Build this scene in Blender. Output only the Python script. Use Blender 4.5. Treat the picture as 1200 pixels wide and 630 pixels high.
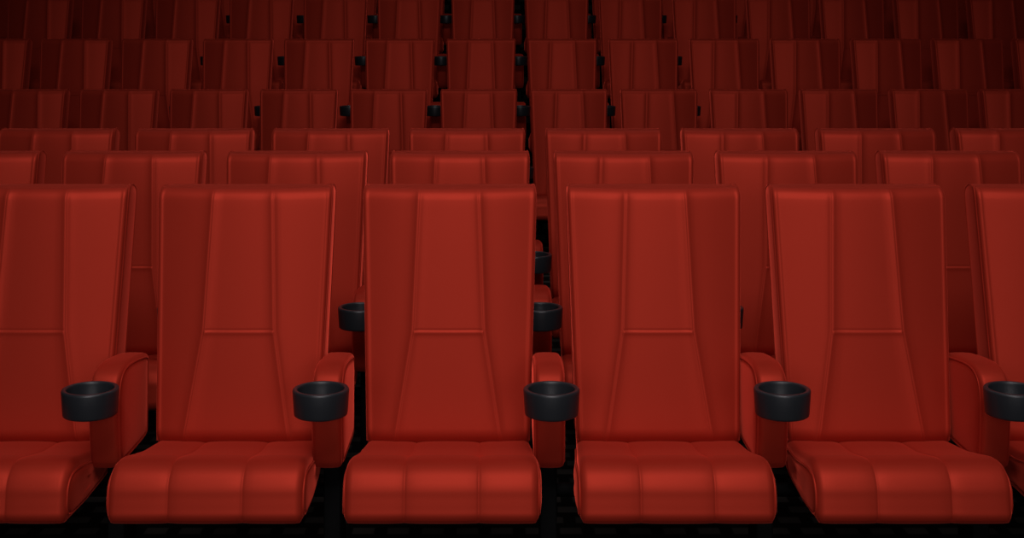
import bpy, bmesh, math
from mathutils import Vector

for o in list(bpy.data.objects):
    bpy.data.objects.remove(o)
scene = bpy.context.scene
COL = scene.collection
R = math.radians

# ------------------------------------------------------------------ camera
EYE = 1.5
cd = bpy.data.cameras.new('camera')
cam = bpy.data.objects.new('camera', cd)
COL.objects.link(cam)
cam.location = (0, 0, EYE)
cam.rotation_euler = (R(90), 0, 0)
cd.sensor_width = 36
cd.lens = 48.0
cd.shift_x = 0.010
cd.shift_y = -0.2504
cd.clip_end = 100
scene.camera = cam

# ------------------------------------------------------------------ world, lamps, exposure
world = bpy.data.worlds.new('dark_hall')
scene.world = world
world.use_nodes = True
bg = world.node_tree.nodes['Background']
bg.inputs[0].default_value = (0.75, 0.95, 1.0, 1)
bg.inputs[1].default_value = 0.08

def area(name, loc, target, sx, sy, power, color, spread=180):
    l = bpy.data.lights.new(name, 'AREA')
    l.shape = 'RECTANGLE'; l.size = sx; l.size_y = sy
    l.energy = power; l.color = color; l.spread = R(spread)
    o = bpy.data.objects.new(name, l); COL.objects.link(o)
    o.location = loc
    o.rotation_euler = (Vector(target) - Vector(loc)).to_track_quat('-Z', 'Y').to_euler()
    return o
area('house_light', (0, -1.0, 4.5), (0, 5.0, 0.8), 1.6, 1.0, 18, (1.0, 0.90, 0.90), 80)
area('front_fill', (0, -1.0, 1.45), (0, 2.8, 0.2), 3.4, 1.1, 6.6, (1.0, 0.90, 0.90), 75)  # added frontal fill, lifts seat fronts and arms below the cups
area('overhead_fill', (0, 1.6, 6.0), (0, 3.0, 0.0), 4.2, 1.4, 40, (1.0, 0.88, 0.90), 110)  # added overhead fill, brightens the rolled tops of backs, seats and arms
area('aisle_fill', (0, 7.9, 6.2), (0, 7.9, 0.0), 6.0, 0.7, 14, (1.0, 0.93, 0.90), 110)  # added fill above the aisle, lights its floor and the rear rows' top rims

scene.view_settings.view_transform = 'Standard'
scene.view_settings.look = 'None'
scene.view_settings.gamma = 1
scene.view_settings.exposure = 0
scene.view_settings.use_curve_mapping = False

# ------------------------------------------------------------------ materials
def new_mat(name):
    m = bpy.data.materials.new(name); m.use_nodes = True
    return m, m.node_tree, m.node_tree.nodes['Principled BSDF']

def upholstery():
    m, nt, p = new_mat('red_upholstery')
    tc = nt.nodes.new('ShaderNodeTexCoord')
    nz = nt.nodes.new('ShaderNodeTexNoise'); nz.inputs['Scale'].default_value = 5; nz.inputs['Detail'].default_value = 3
    cr = nt.nodes.new('ShaderNodeMix'); cr.data_type = 'RGBA'
    cr.inputs['A'].default_value = (0.390, 0.0290, 0.0150, 1)
    cr.inputs['B'].default_value = (0.430, 0.0320, 0.0170, 1)
    nt.links.new(tc.outputs['Object'], nz.inputs['Vector'])
    nt.links.new(nz.outputs['Fac'], cr.inputs['Factor'])
    nt.links.new(cr.outputs['Result'], p.inputs['Base Color'])
    p.inputs['Roughness'].default_value = 0.5
    p.inputs['Metallic'].default_value = 0.33
    p.inputs['Specular IOR Level'].default_value = 0.22
    p.inputs['Specular Tint'].default_value = (1.0, 0.35, 0.25, 1)
    p.inputs['Sheen Weight'].default_value = 1.0
    p.inputs['Sheen Roughness'].default_value = 0.30
    p.inputs['Sheen Tint'].default_value = (1.0, 0.10, 0.06, 1)
    wv = nt.nodes.new('ShaderNodeTexNoise'); wv.inputs['Scale'].default_value = 900; wv.inputs['Detail'].default_value = 1
    bp = nt.nodes.new('ShaderNodeBump'); bp.inputs['Strength'].default_value = 0.05; bp.inputs['Distance'].default_value = 0.001
    nt.links.new(tc.outputs['Object'], wv.inputs['Vector'])
    nt.links.new(wv.outputs['Fac'], bp.inputs['Height'])
    nt.links.new(bp.outputs['Normal'], p.inputs['Normal'])
    return m

def plain(name, col, rough, metal=0.0, spec=0.5):
    m, nt, p = new_mat(name)
    tc = nt.nodes.new('ShaderNodeTexCoord')
    nz = nt.nodes.new('ShaderNodeTexNoise'); nz.inputs['Scale'].default_value = 60
    mr = nt.nodes.new('ShaderNodeMapRange')
    mr.inputs['To Min'].default_value = rough - 0.04; mr.inputs['To Max'].default_value = rough + 0.04
    nt.links.new(tc.outputs['Object'], nz.inputs['Vector'])
    nt.links.new(nz.outputs['Fac'], mr.inputs['Value'])
    nt.links.new(mr.outputs['Result'], p.inputs['Roughness'])
    p.inputs['Base Color'].default_value = (*col, 1)
    p.inputs['Metallic'].default_value = metal
    p.inputs['Specular IOR Level'].default_value = spec
    return m

def carpet():
    """near-black carpet woven with staggered grey dashes"""
    m, nt, p = new_mat('dashed_carpet')
    tc = nt.nodes.new('ShaderNodeTexCoord')
    sp = nt.nodes.new('ShaderNodeSeparateXYZ')
    add = nt.nodes.new('ShaderNodeMath'); add.operation = 'ADD'
    cb = nt.nodes.new('ShaderNodeCombineXYZ')
    br = nt.nodes.new('ShaderNodeTexBrick')
    br.offset = 0.5; br.inputs['Scale'].default_value = 1.0
    br.inputs['Brick Width'].default_value = 0.10
    br.inputs['Row Height'].default_value = 0.085
    br.inputs['Mortar Size'].default_value = 0.022
    br.inputs['Mortar Smooth'].default_value = 0.3
    br.inputs['Color1'].default_value = (0.04, 0.038, 0.034, 1)
    br.inputs['Color2'].default_value = (0.032, 0.030, 0.027, 1)
    br.inputs['Mortar'].default_value = (0.003, 0.0035, 0.0035, 1)
    nt.links.new(tc.outputs['Object'], sp.inputs[0])
    nt.links.new(sp.outputs['Y'], add.inputs[0]); nt.links.new(sp.outputs['Z'], add.inputs[1])
    nt.links.new(sp.outputs['X'], cb.inputs['X']); nt.links.new(add.outputs[0], cb.inputs['Y'])
    nt.links.new(cb.outputs[0], br.inputs['Vector'])
    nt.links.new(br.outputs['Color'], p.inputs['Base Color'])
    p.inputs['Roughness'].default_value = 0.9
    p.inputs['Specular IOR Level'].default_value = 0.1
    return m

RED = upholstery()
PLASTIC = plain('black_cup_plastic', (0.018, 0.0205, 0.0245), 0.36)
STEEL = plain('black_painted_steel', (0.003, 0.0033, 0.0036), 0.7, 0.0, 0.1)
SHELL = plain('black_seat_shell', (0.006, 0.006, 0.006), 0.7, 0.0, 0.1)
CARPET = carpet()
PAINT = plain('dark_hall_paint', (0.012, 0.012, 0.013), 0.85, 0.0, 0.1)

# ------------------------------------------------------------------ helpers
def link(name, bm, mat, parent=None, smooth=True):
    bmesh.ops.remove_doubles(bm, verts=bm.verts, dist=1e-6)
    bmesh.ops.recalc_face_normals(bm, faces=bm.faces)
    me = bpy.data.meshes.new(name); bm.to_mesh(me); bm.free()
    me.materials.append(mat)
    if smooth:
        for f in me.polygons: f.use_smooth = True
        me.set_sharp_from_angle(angle=R(50))
    o = bpy.data.objects.new(name, me); COL.objects.link(o)
    if parent is not None: o.parent = parent
    return o

def loft(bm, loops, cap=True):
    """skin a list of closed loops with equal point counts"""
    rings = [[bm.verts.new(p) for p in lp] for lp in loops]
    n = len(rings[0])
    for a, b in zip(rings[:-1], rings[1:]):
        for i in range(n):
            j = (i + 1) % n
            bm.faces.new((a[i], a[j], b[j], b[i]))
    if cap:
        bm.faces.new(rings[0]); bm.faces.new(rings[-1])

def tube(bm, path, r, seg=8, closed=False):
    P = [Vector(p) for p in path]; n = len(P); rings = []
    up = Vector((1, 0, 0))
    for i, p in enumerate(P):
        a = P[(i - 1) % n] if (closed or i > 0) else p
        b = P[(i + 1) % n] if (closed or i < n - 1) else p
        t = (b - a).normalized()
        u = up - t * up.dot(t)
        if u.length < 1e-3: u = Vector((0, 1, 0)) - t * t.y
        u.normalize(); v = t.cross(u)
        rings.append([bm.verts.new(p + (u * math.cos(q) + v * math.sin(q)) * r)
                      for q in [2 * math.pi * k / seg for k in range(seg)]])
    m = n if closed else n - 1
    for i in range(m):
        A, B = rings[i], rings[(i + 1) % n]
        for k in range(seg):
            l = (k + 1) % seg
            bm.faces.new((A[k], A[l], B[l], B[k]))
    if not closed:
        bm.faces.new(rings[0]); bm.faces.new(rings[-1])

def rounded_box(bm, x0, x1, y0, y1, z0, z1, bev=0.004):
    t = bmesh.new()
    bmesh.ops.create_cube(t, size=1)
    for v in t.verts:
        v.co = Vector(((x0 + x1) / 2 + v.co.x * (x1 - x0), (y0 + y1) / 2 + v.co.y * (y1 - y0), (z0 + z1) / 2 + v.co.z * (z1 - z0)))
    bmesh.ops.bevel(t, geom=t.edges[:], offset=bev, segments=2, affect='EDGES', profile=0.5)
    me = bpy.data.meshes.new('tmp'); t.to_mesh(me); t.free(); bm.from_mesh(me); bpy.data.meshes.remove(me)

def lathe(bm, prof, cx, cy, seg=48):
    rings = []
    for r, z in prof:
        rings.append([bm.verts.new((cx + r * math.cos(2 * math.pi * k / seg), cy + r * math.sin(2 * math.pi * k / seg), z)) for k in range(seg)])
    for a, b in zip(rings[:-1], rings[1:]):
        for k in range(seg):
            l = (k + 1) % seg
            bm.faces.new((a[k], a[l], b[l], b[k]))
    bm.faces.new(rings[0]); bm.faces.new(rings[-1])

def lerp(a, b, t): return a + (b - a) * t
def spline(pts, sub=6):
    """closed Catmull-Rom through 2-D points"""
    out = []; n = len(pts)
    for i in range(n):
        p0, p1, p2, p3 = pts[(i - 1) % n], pts[i], pts[(i + 1) % n], pts[(i + 2) % n]
        for k in range(sub):
            t = k / sub
            out.append(tuple(0.5 * ((2 * p1[d]) + (-p0[d] + p2[d]) * t + (2 * p0[d] - 5 * p1[d] + 4 * p2[d] - p3[d]) * t * t
                       + (-p0[d] + 3 * p1[d] - 3 * p2[d] + p3[d]) * t ** 3) for d in (0, 1)))
    return out

# ------------------------------------------------------------------ the setting
PITCH = 0.56                       # seat to seat
COL0 = -0.2547                     # column offset in pitches
STEP = 0.296                       # rise of each tier
ROWS = [                           # (depth of the back tops, floor height, first column, last column, name)
    (3.803, 0.0, -2, 3), (4.722, 0.0, -3, 3), (5.640, 0.0, -3, 4),
    (8.530, 0.0, -5, 6), (9.470, STEP, -6, 7), (10.395, 2 * STEP, -6, 7), (11.320, 3 * STEP, -7, 8)]
TIER0 = 8.745                      # front edge of the first raised tier
TREAD = 0.925
def structure(name, bm, mat):
    o = link(name, bm, mat, smooth=False); o['kind'] = 'structure'; return o

bm = bmesh.new()
prof = [(-3.5, 0.0), (TIER0, 0.0)]
for k in range(6):
    prof += [(TIER0 + k * TREAD, STEP * (k + 1)), (TIER0 + (k + 1) * TREAD, STEP * (k + 1))]
prof += [(prof[-1][0], -0.2), (-3.5, -0.2)]
XL, XR = -6.2, 6.4
a = [bm.verts.new((XL, y, z)) for y, z in prof]; b = [bm.verts.new((XR, y, z)) for y, z in prof]
bm.faces.new(a); bm.faces.new(b)
for i in range(len(prof)):
    j = (i + 1) % len(prof); bm.faces.new((a[i], a[j], b[j], b[i]))
structure('floor', bm, CARPET)
YB = prof[-2][0]
for nm, box in (('wall_back', (XL, XR, YB, YB + 0.2, -0.2, 6.6)), ('wall_left', (XL - 0.2, XL, -3.5, YB, -0.2, 6.6)),
                ('wall_right', (XR, XR + 0.2, -3.5, YB, -0.2, 6.6)), ('ceiling', (XL - 0.2, XR + 0.2, -3.5, YB + 0.2, 6.6, 6.8))):
    bm = bmesh.new(); rounded_box(bm, *box, bev=0.005); structure(nm, bm, PAINT)

# ------------------------------------------------------------------ the chair
# local frame: x across, y away from the viewer (0 = middle of the back's top edge), z up from the floor
ZT, ZB, ZS = 1.020, 0.300, 0.651           # top, bottom and mid seam of the backrest
def half_w(z): return lerp(0.2160, 0.2375, (z - 0.37) / 0.65)
def panel_w(z):                             # half width of the centre panel
    if z >= ZS: return lerp(0.0945, 0.080, (z - ZS) / (ZT - ZS))
    return lerp(0.0945, 0.139, min(1, (ZS - z) / (ZS - 0.37)))
WRAP = math.tan(R(10.5))
def front_edge(z): return lerp(-0.177, -0.062, (z - 0.37) / 0.65)
def rear(z): return lerp(-0.045, 0.050, (z - 0.37) / 0.65)
RT = 0.031
def back_section(z, th):
    """outline of the backrest at height z; th is the roll angle at the top edge"""
    w = half_w(min(z, 1.0)); pw = panel_w(z); c = 1 - math.cos(th)
    zz = min(z, ZT)
    fe = front_edge(zz) + RT * c
    re = rear(zz) - RT * c
    w -= 0.006 * c
    bottom = max(0.0, (0.395 - z) / 0.03); bottom = min(bottom, 1.6)
    fe += 0.012 * bottom ** 2
    rc = 0.010
    xs = []
    def relief(ax):
        if ax > pw: d = -(w - ax) * WRAP
        else: d = -(w - pw) * WRAP
        e = ax - pw
        d -= 0.0022 * math.exp(-((ax - (w - 0.009)) / 0.0040) ** 2)    # welt along the outer edge
        d -= 0.0048 * math.exp(-(e / 0.0110) ** 2)                     # soft raised welt between the panels
        d += 0.0012 * math.exp(-(e / 0.0020) ** 2)                     # its stitch line
        if ax < pw:                                                    # the centre panel swells and has a cross seam
            q = 1 - (ax / pw) ** 2
            d -= 0.003 * q
            s = (z - ZS)
            edge = min(1, (pw - ax) / 0.006)
            d += edge * (0.0018 * math.exp(-(s / 0.0025) ** 2) - 0.0020 * math.exp(-((s + 0.005) / 0.006) ** 2))
        else:
            q = (ax - pw) / (w - pw)
            d -= 0.0025 * math.sin(math.pi * min(1, max(0, q)))
        return d
    side = [(1 - t) for t in (0.0, 0.015, 0.03, 0.05, 0.08, 0.14, 0.26, 0.40, 0.55, 0.70, 0.82, 0.90)]
    axs = [pw + (w - rc - pw) * s for s in side]
    axs += [pw + e for e in (0.010, 0.007, 0.0045, 0.003, 0.0015, 0.0, -0.0015, -0.003, -0.0055, -0.009)]
    axs += [pw * s for s in (0.80, 0.62, 0.42, 0.21)]
    pts = []
    corner = [(w - rc + rc * math.cos(q), fe + relief(w - rc) + rc - rc * math.sin(q)) for q in [R(a) for a in (0, 18, 36, 54, 72)]]
    half = corner + [(ax, fe + relief(ax)) for ax in axs]
    left = [(-x, y) for x, y in half]
    right = half[::-1]
    mid = [(0, fe + relief(0))]
    front = left + mid + right
    r2 = 0.012
    bk = [(w - r2 + r2 * math.cos(q), re - r2 + r2 * math.sin(q)) for q in [R(a) for a in (0, 30, 60, 90)]]
    bk += [(0.1, re), (0, re), (-0.1, re)] + [(-x, y) for x, y in bk[::-1]]
    return [(x, y, z) for x, y in front + bk]

def back_stations():
    st = [(ZB, 0), (0.32, 0), (0.345, 0), (0.36, 0), (0.372, 0), (0.382, 0), (0.392, 0), (0.40, 0)]
    z = 0.43
    while z < ZS - 0.03: st.append((z, 0)); z += 0.03
    st += [(ZS + d, 0) for d in (-0.024, -0.016, -0.011, -0.007, -0.004, -0.002, 0, 0.002, 0.004, 0.008, 0.016)]
    z = ZS + 0.04
    while z < ZT - RT - 0.01: st.append((z, 0)); z += 0.04
    for a in (0, 12, 24, 36, 48, 60, 70, 80, 90):
        st.append((ZT - RT + RT * math.sin(R(a)), R(a)))
    return st

def make_backrest(parent):
    bm = bmesh.new()
    loft(bm, [back_section(z, t) for z, t in back_stations()])
    o = link('backrest', bm, RED, parent)
    for s in (-1, 1):
        bm = bmesh.new()
        f, b = [], []
        for z, t in back_stations():
            if z < 0.36: continue
            c = 1 - math.cos(t); w = half_w(min(z, 1.0)) - 0.006 * c - 0.0012
            f.append((s * w, front_edge(z) + RT * c + 0.016, z))
            b.append((s * w, rear(z) - RT * c - 0.014, z))
        f[-1] = (f[-1][0], f[-1][1], f[-1][2] - 0.002)
        tube(bm, f + b[::-1], 0.0034, 8)
        link('piping', bm, RED, o)
    bm = bmesh.new()                               # black plastic shell on the rear
    loops = []
    for z in (0.33, 0.36, 0.5, 0.7, 0.88, 0.92):
        w = half_w(z) - (0.03 if z in (0.33, 0.92) else 0.018); y = rear(z)
        d = 0.006 if z in (0.33, 0.92) else 0.020
        loops.append([(-w, y - 0.006, z), (-w + 0.012, y + d, z), (0, y + d + 0.004, z), (w - 0.012, y + d, z), (w, y - 0.006, z)])
    loft(bm, loops)
    link('back_shell', bm, SHELL, parent)

SEAT = [(-0.135, 0.352), (-0.20, 0.3645), (-0.30, 0.378), (-0.40, 0.400), (-0.47, 0.4165), (-0.520, 0.4180), (-0.553, 0.4025),
        (-0.572, 0.378), (-0.577, 0.352), (-0.581, 0.328), (-0.583, 0.311), (-0.575, 0.295), (-0.553, 0.2870), (-0.50, 0.286), (-0.30, 0.276),
        (-0.16, 0.272), (-0.118, 0.285), (-0.112, 0.32)]
def make_seat(parent):
    base = spline(SEAT, 4)
    cy = sum(p[0] for p in base) / len(base); cz = sum(p[1] for p in base) / len(base)
    SEAM = 0.088
    W = 0.2315
    RC = 0.020
    n = len(base)
    nrm = []
    for i in range(n):
        a, b = base[i - 1], base[(i + 1) % n]
        t = Vector((b[0] - a[0], b[1] - a[1])).normalized()
        v = Vector((t.y, -t.x))
        if v.dot(Vector((base[i][0] - cy, base[i][1] - cz))) < 0: v = -v
        nrm.append(v)
    xs = []
    for q in (0, 18, 36, 54, 72, 90): xs.append((W - RC + RC * math.cos(R(q)), RC * (1 - math.sin(R(q)))))
    xs += [(x, 0) for x in (0.185, 0.160, 0.135, 0.115, 0.103, 0.096, 0.0925, 0.090, 0.088, 0.086, 0.0835, 0.080, 0.073, 0.06, 0.04, 0.02)]
    full = xs + [(0, 0)] + [(-x, s) for x, s in xs[::-1]]
    loops = []
    for x, sh in full:
        ax = abs(x); e = ax - SEAM
        d = -sh
        d -= 0.0016 * math.exp(-(e / 0.0026) ** 2) + 0.0022 * math.exp(-(e / 0.014) ** 2)
        if ax < SEAM: d += 0.0022 * (1 - (ax / SEAM) ** 2)
        else: d += 0.0018 * math.sin(math.pi * min(1, (ax - SEAM) / (W - SEAM)))
        lp = []
        for (y, z), nv in zip(base, nrm):
            k = 1.0 if nv.y > -0.6 else 0.3
            kk = d if d < -0.008 else d * k
            # the cushion narrows a touch towards the hinge
            sx = 1.0 - 0.06 * max(0, (y + 0.42) / 0.28)
            lp.append((x * sx, y + nv.x * kk, z + nv.y * kk))
        loops.append(lp)
    bm = bmesh.new(); loft(bm, loops)
    o = link('seat_cushion', bm, RED, parent)
    # padded side panels with a welt round each
    inner = spline([(-0.20, 0.345), (-0.32, 0.360), (-0.44, 0.384), (-0.520, 0.390), (-0.552, 0.372), (-0.561, 0.345), (-0.561, 0.322),
                    (-0.548, 0.308), (-0.50, 0.303), (-0.35, 0.298), (-0.22, 0.295), (-0.185, 0.315)], 4)
    iy = sum(p[0] for p in inner) / len(inner); iz = sum(p[1] for p in inner) / len(inner)
    for s in (-1, 1):
        bm = bmesh.new()
        loops = []
        for sc, dx in ((1.0, -0.002), (0.97, 0.002), (0.9, 0.0045), (0.7, 0.007), (0.4, 0.008)):
            loops.append([(s * ((W + dx) * (1.0 - 0.06 * max(0, (y + 0.42) / 0.28))), iy + (y - iy) * sc, iz + (z - iz) * sc) for y, z in inner])
        loft(bm, loops)
        link('side_panel', bm, RED, o)
    for s in (-1, 1):
        bm = bmesh.new()
        tube(bm, [(s * (W + 0.0003) * (1.0 - 0.06 * max(0, (y + 0.42) / 0.28)), iy + (y - iy) * 1.03, iz + (z - iz) * 1.05) for y, z in inner], 0.0030, 8, True)
        link('piping', bm, RED, o)
    bm = bmesh.new()
    rounded_box(bm, -0.185, 0.185, -0.50, -0.15, 0.258, 0.280, 0.006)
    link('seat_pan', bm, SHELL, parent)

AX = 0.4705 * PITCH                        # armrest centre line
ARM = [(-0.075, 0.560), (-0.085, 0.574), (-0.14, 0.585), (-0.22, 0.5960), (-0.295, 0.6010), (-0.345, 0.5910), (-0.374, 0.564), (-0.385, 0.520),
       (-0.384, 0.45), (-0.376, 0.385), (-0.368, 0.362), (-0.350, 0.3520), (-0.25, 0.350), (-0.14, 0.350), (-0.095, 0.354), (-0.083, 0.368),
       (-0.078, 0.43), (-0.074, 0.51)]
def make_arm(parent):
    base = spline(ARM, 4); n = len(base)
    cy = sum(p[0] for p in base) / n; cz = sum(p[1] for p in base) / n
    W = 0.0365; RC = 0.013
    nrm = []
    for i in range(n):
        a, b = base[i - 1], base[(i + 1) % n]
        t = Vector((b[0] - a[0], b[1] - a[1])).normalized(); v = Vector((t.y, -t.x))
        if v.dot(Vector((base[i][0] - cy, base[i][1] - cz))) < 0: v = -v
        nrm.append(v)
    xs = [(W - RC + RC * math.cos(R(q)), RC * (1 - math.sin(R(q)))) for q in (0, 15, 30, 45, 60, 75, 90)] + [(0.012, -0.0008)]
    full = xs + [(0, -0.001)] + [(-x, s) for x, s in xs[::-1]]
    bm = bmesh.new()
    loft(bm, [[(AX + x, y - nv.x * sh, z - nv.y * sh) for (y, z), nv in zip(base, nrm)] for x, sh in full])
    o = link('armrest', bm, RED, parent)
    for s in (-1, 1):
        bm = bmesh.new(); loops = []
        for sc, dx in ((0.86, -0.002), (0.84, 0.0012), (0.79, 0.0028), (0.60, 0.0040), (0.30, 0.0045)):
            loops.append([(AX + s * (W + dx), cy + (y - cy) * sc, cz + (z - cz) * (sc + 0.02)) for y, z in base])
        loft(bm, loops); link('side_panel', bm, RED, o)
    for s in (-1, 1):
        bm = bmesh.new()
        tube(bm, [(AX + s * (W - 0.0002), cy + (y - cy) * 0.895, cz + (z - cz) * 0.915) for y, z in base], 0.0024, 8, True)
        link('piping', bm, RED, o)
    # cup holder: an open tapered ring with a floor
    CY = -0.488; z1 = 0.589; z0 = 0.525
    ro, rb, ri = 0.0685, 0.0650, 0.0560
    prof = [(0.0001, z0 + 0.002), (rb - 0.008, z0 + 0.001), (rb - 0.003, z0), (rb - 0.0008, z0 + 0.0015), (rb, z0 + 0.005), (lerp(rb, ro, 0.5), lerp(z0, z1, 0.5)), (ro - 0.0001, z1 - 0.006),
            (ro - 0.0006, z1 - 0.0028), (ro - 0.0024, z1 - 0.0008), (ro - 0.005, z1), (ri + 0.004, z1), (ri + 0.0015, z1 - 0.0008), (ri + 0.0003, z1 - 0.003),
            (ri, z1 - 0.007), (ri - 0.002, z0 + 0.012), (ri - 0.006, z0 + 0.008), (0.0001, z0 + 0.008)]
    bm = bmesh.new(); lathe(bm, prof, AX, CY, 64)
    c = link('cup_holder', bm, PLASTIC, parent)
    bm = bmesh.new(); rounded_box(bm, AX - 0.020, AX + 0.020, CY + 0.060, -0.378, 0.535, 0.572, 0.004)
    link('bracket', bm, PLASTIC, c)

def make_frame(parent):
    bm = bmesh.new()
    rounded_box(bm, AX - 0.022, AX + 0.022, -0.27, -0.15, 0.012, 0.353, 0.005)
    rounded_box(bm, AX - 0.030, AX + 0.030, -0.40, -0.04, 0.0, 0.0145, 0.004)
    leg = link('leg', bm, STEEL, parent)
    for yy in (-0.37, -0.07):
        bm = bmesh.new()
        lathe(bm, [(0.009, 0.012), (0.009, 0.017), (0.006, 0.020), (0.001, 0.0205)], AX, yy, 12)
        link('bolt', bm, STEEL, leg)
    bm = bmesh.new()
    tube(bm, [(AX - PITCH + 0.024, -0.21, 0.245), (AX - 0.020, -0.21, 0.245)], 0.018, 12)
    link('crossbar', bm, STEEL, parent)
    for s in (-1, 1):
        bm = bmesh.new()
        rounded_box(bm, s * 0.16 - 0.012, s * 0.16 + 0.012, -0.235, -0.05, 0.262, 0.318, 0.004)
        link('hinge_bracket', bm, STEEL, parent)

def make_chair():
    r = bpy.data.objects.new('cinema_chair', None); COL.objects.link(r)
    r.empty_display_size = 0.2
    make_backrest(r); make_seat(r); make_arm(r); make_frame(r)
    return r

def copy_tree(o, parent=None):
    c = o.copy(); COL.objects.link(c); c.parent = parent
    for ch in list(o.children): copy_tree(ch, c)
    return c

ORD = ['first', 'second', 'third', 'fourth', 'fifth', 'sixth', 'seventh', 'eighth', 'ninth', 'tenth', 'eleventh', 'twelfth', 'thirteenth',
       'fourteenth', 'fifteenth', 'sixteenth']
ROW_TEXT = ['large red cinema chair in the front row', 'red cinema chair in the second row, behind the front row',
            'red cinema chair in the third row, last before the aisle', 'red cinema chair in the first row behind the cross aisle',
            'dark red cinema chair on the lowest raised tier', 'dark red cinema chair in the topmost fully seen row',
            'dark red cinema chair glimpsed behind the topmost seen row']
GROUP = ['chairs of the front row', 'chairs of the second row', 'chairs of the third row', 'chairs behind the cross aisle',
         'chairs on the lowest raised tier', 'chairs on the second raised tier', 'chairs on the third raised tier']
def place_text(i, n):
    if i == 0: return 'leftmost'
    if i == n - 1: return 'rightmost'
    if i < (n + 1) / 2: return ORD[i] + ' from the left'
    return ORD[n - 1 - i] + ' from the right'

proto = make_chair()
used = False
for ri, (depth, floor_z, c0, c1) in enumerate(ROWS):
    n = c1 - c0 + 1
    for i, c in enumerate(range(c0, c1 + 1)):
        o = copy_tree(proto) if used else proto
        used = True
        o.location = ((COL0 + c) * PITCH, depth, floor_z)
        o['label'] = '%s, %s' % (ROW_TEXT[ri], place_text(i, n))
        o['category'] = 'chair'
        o['group'] = GROUP[ri]
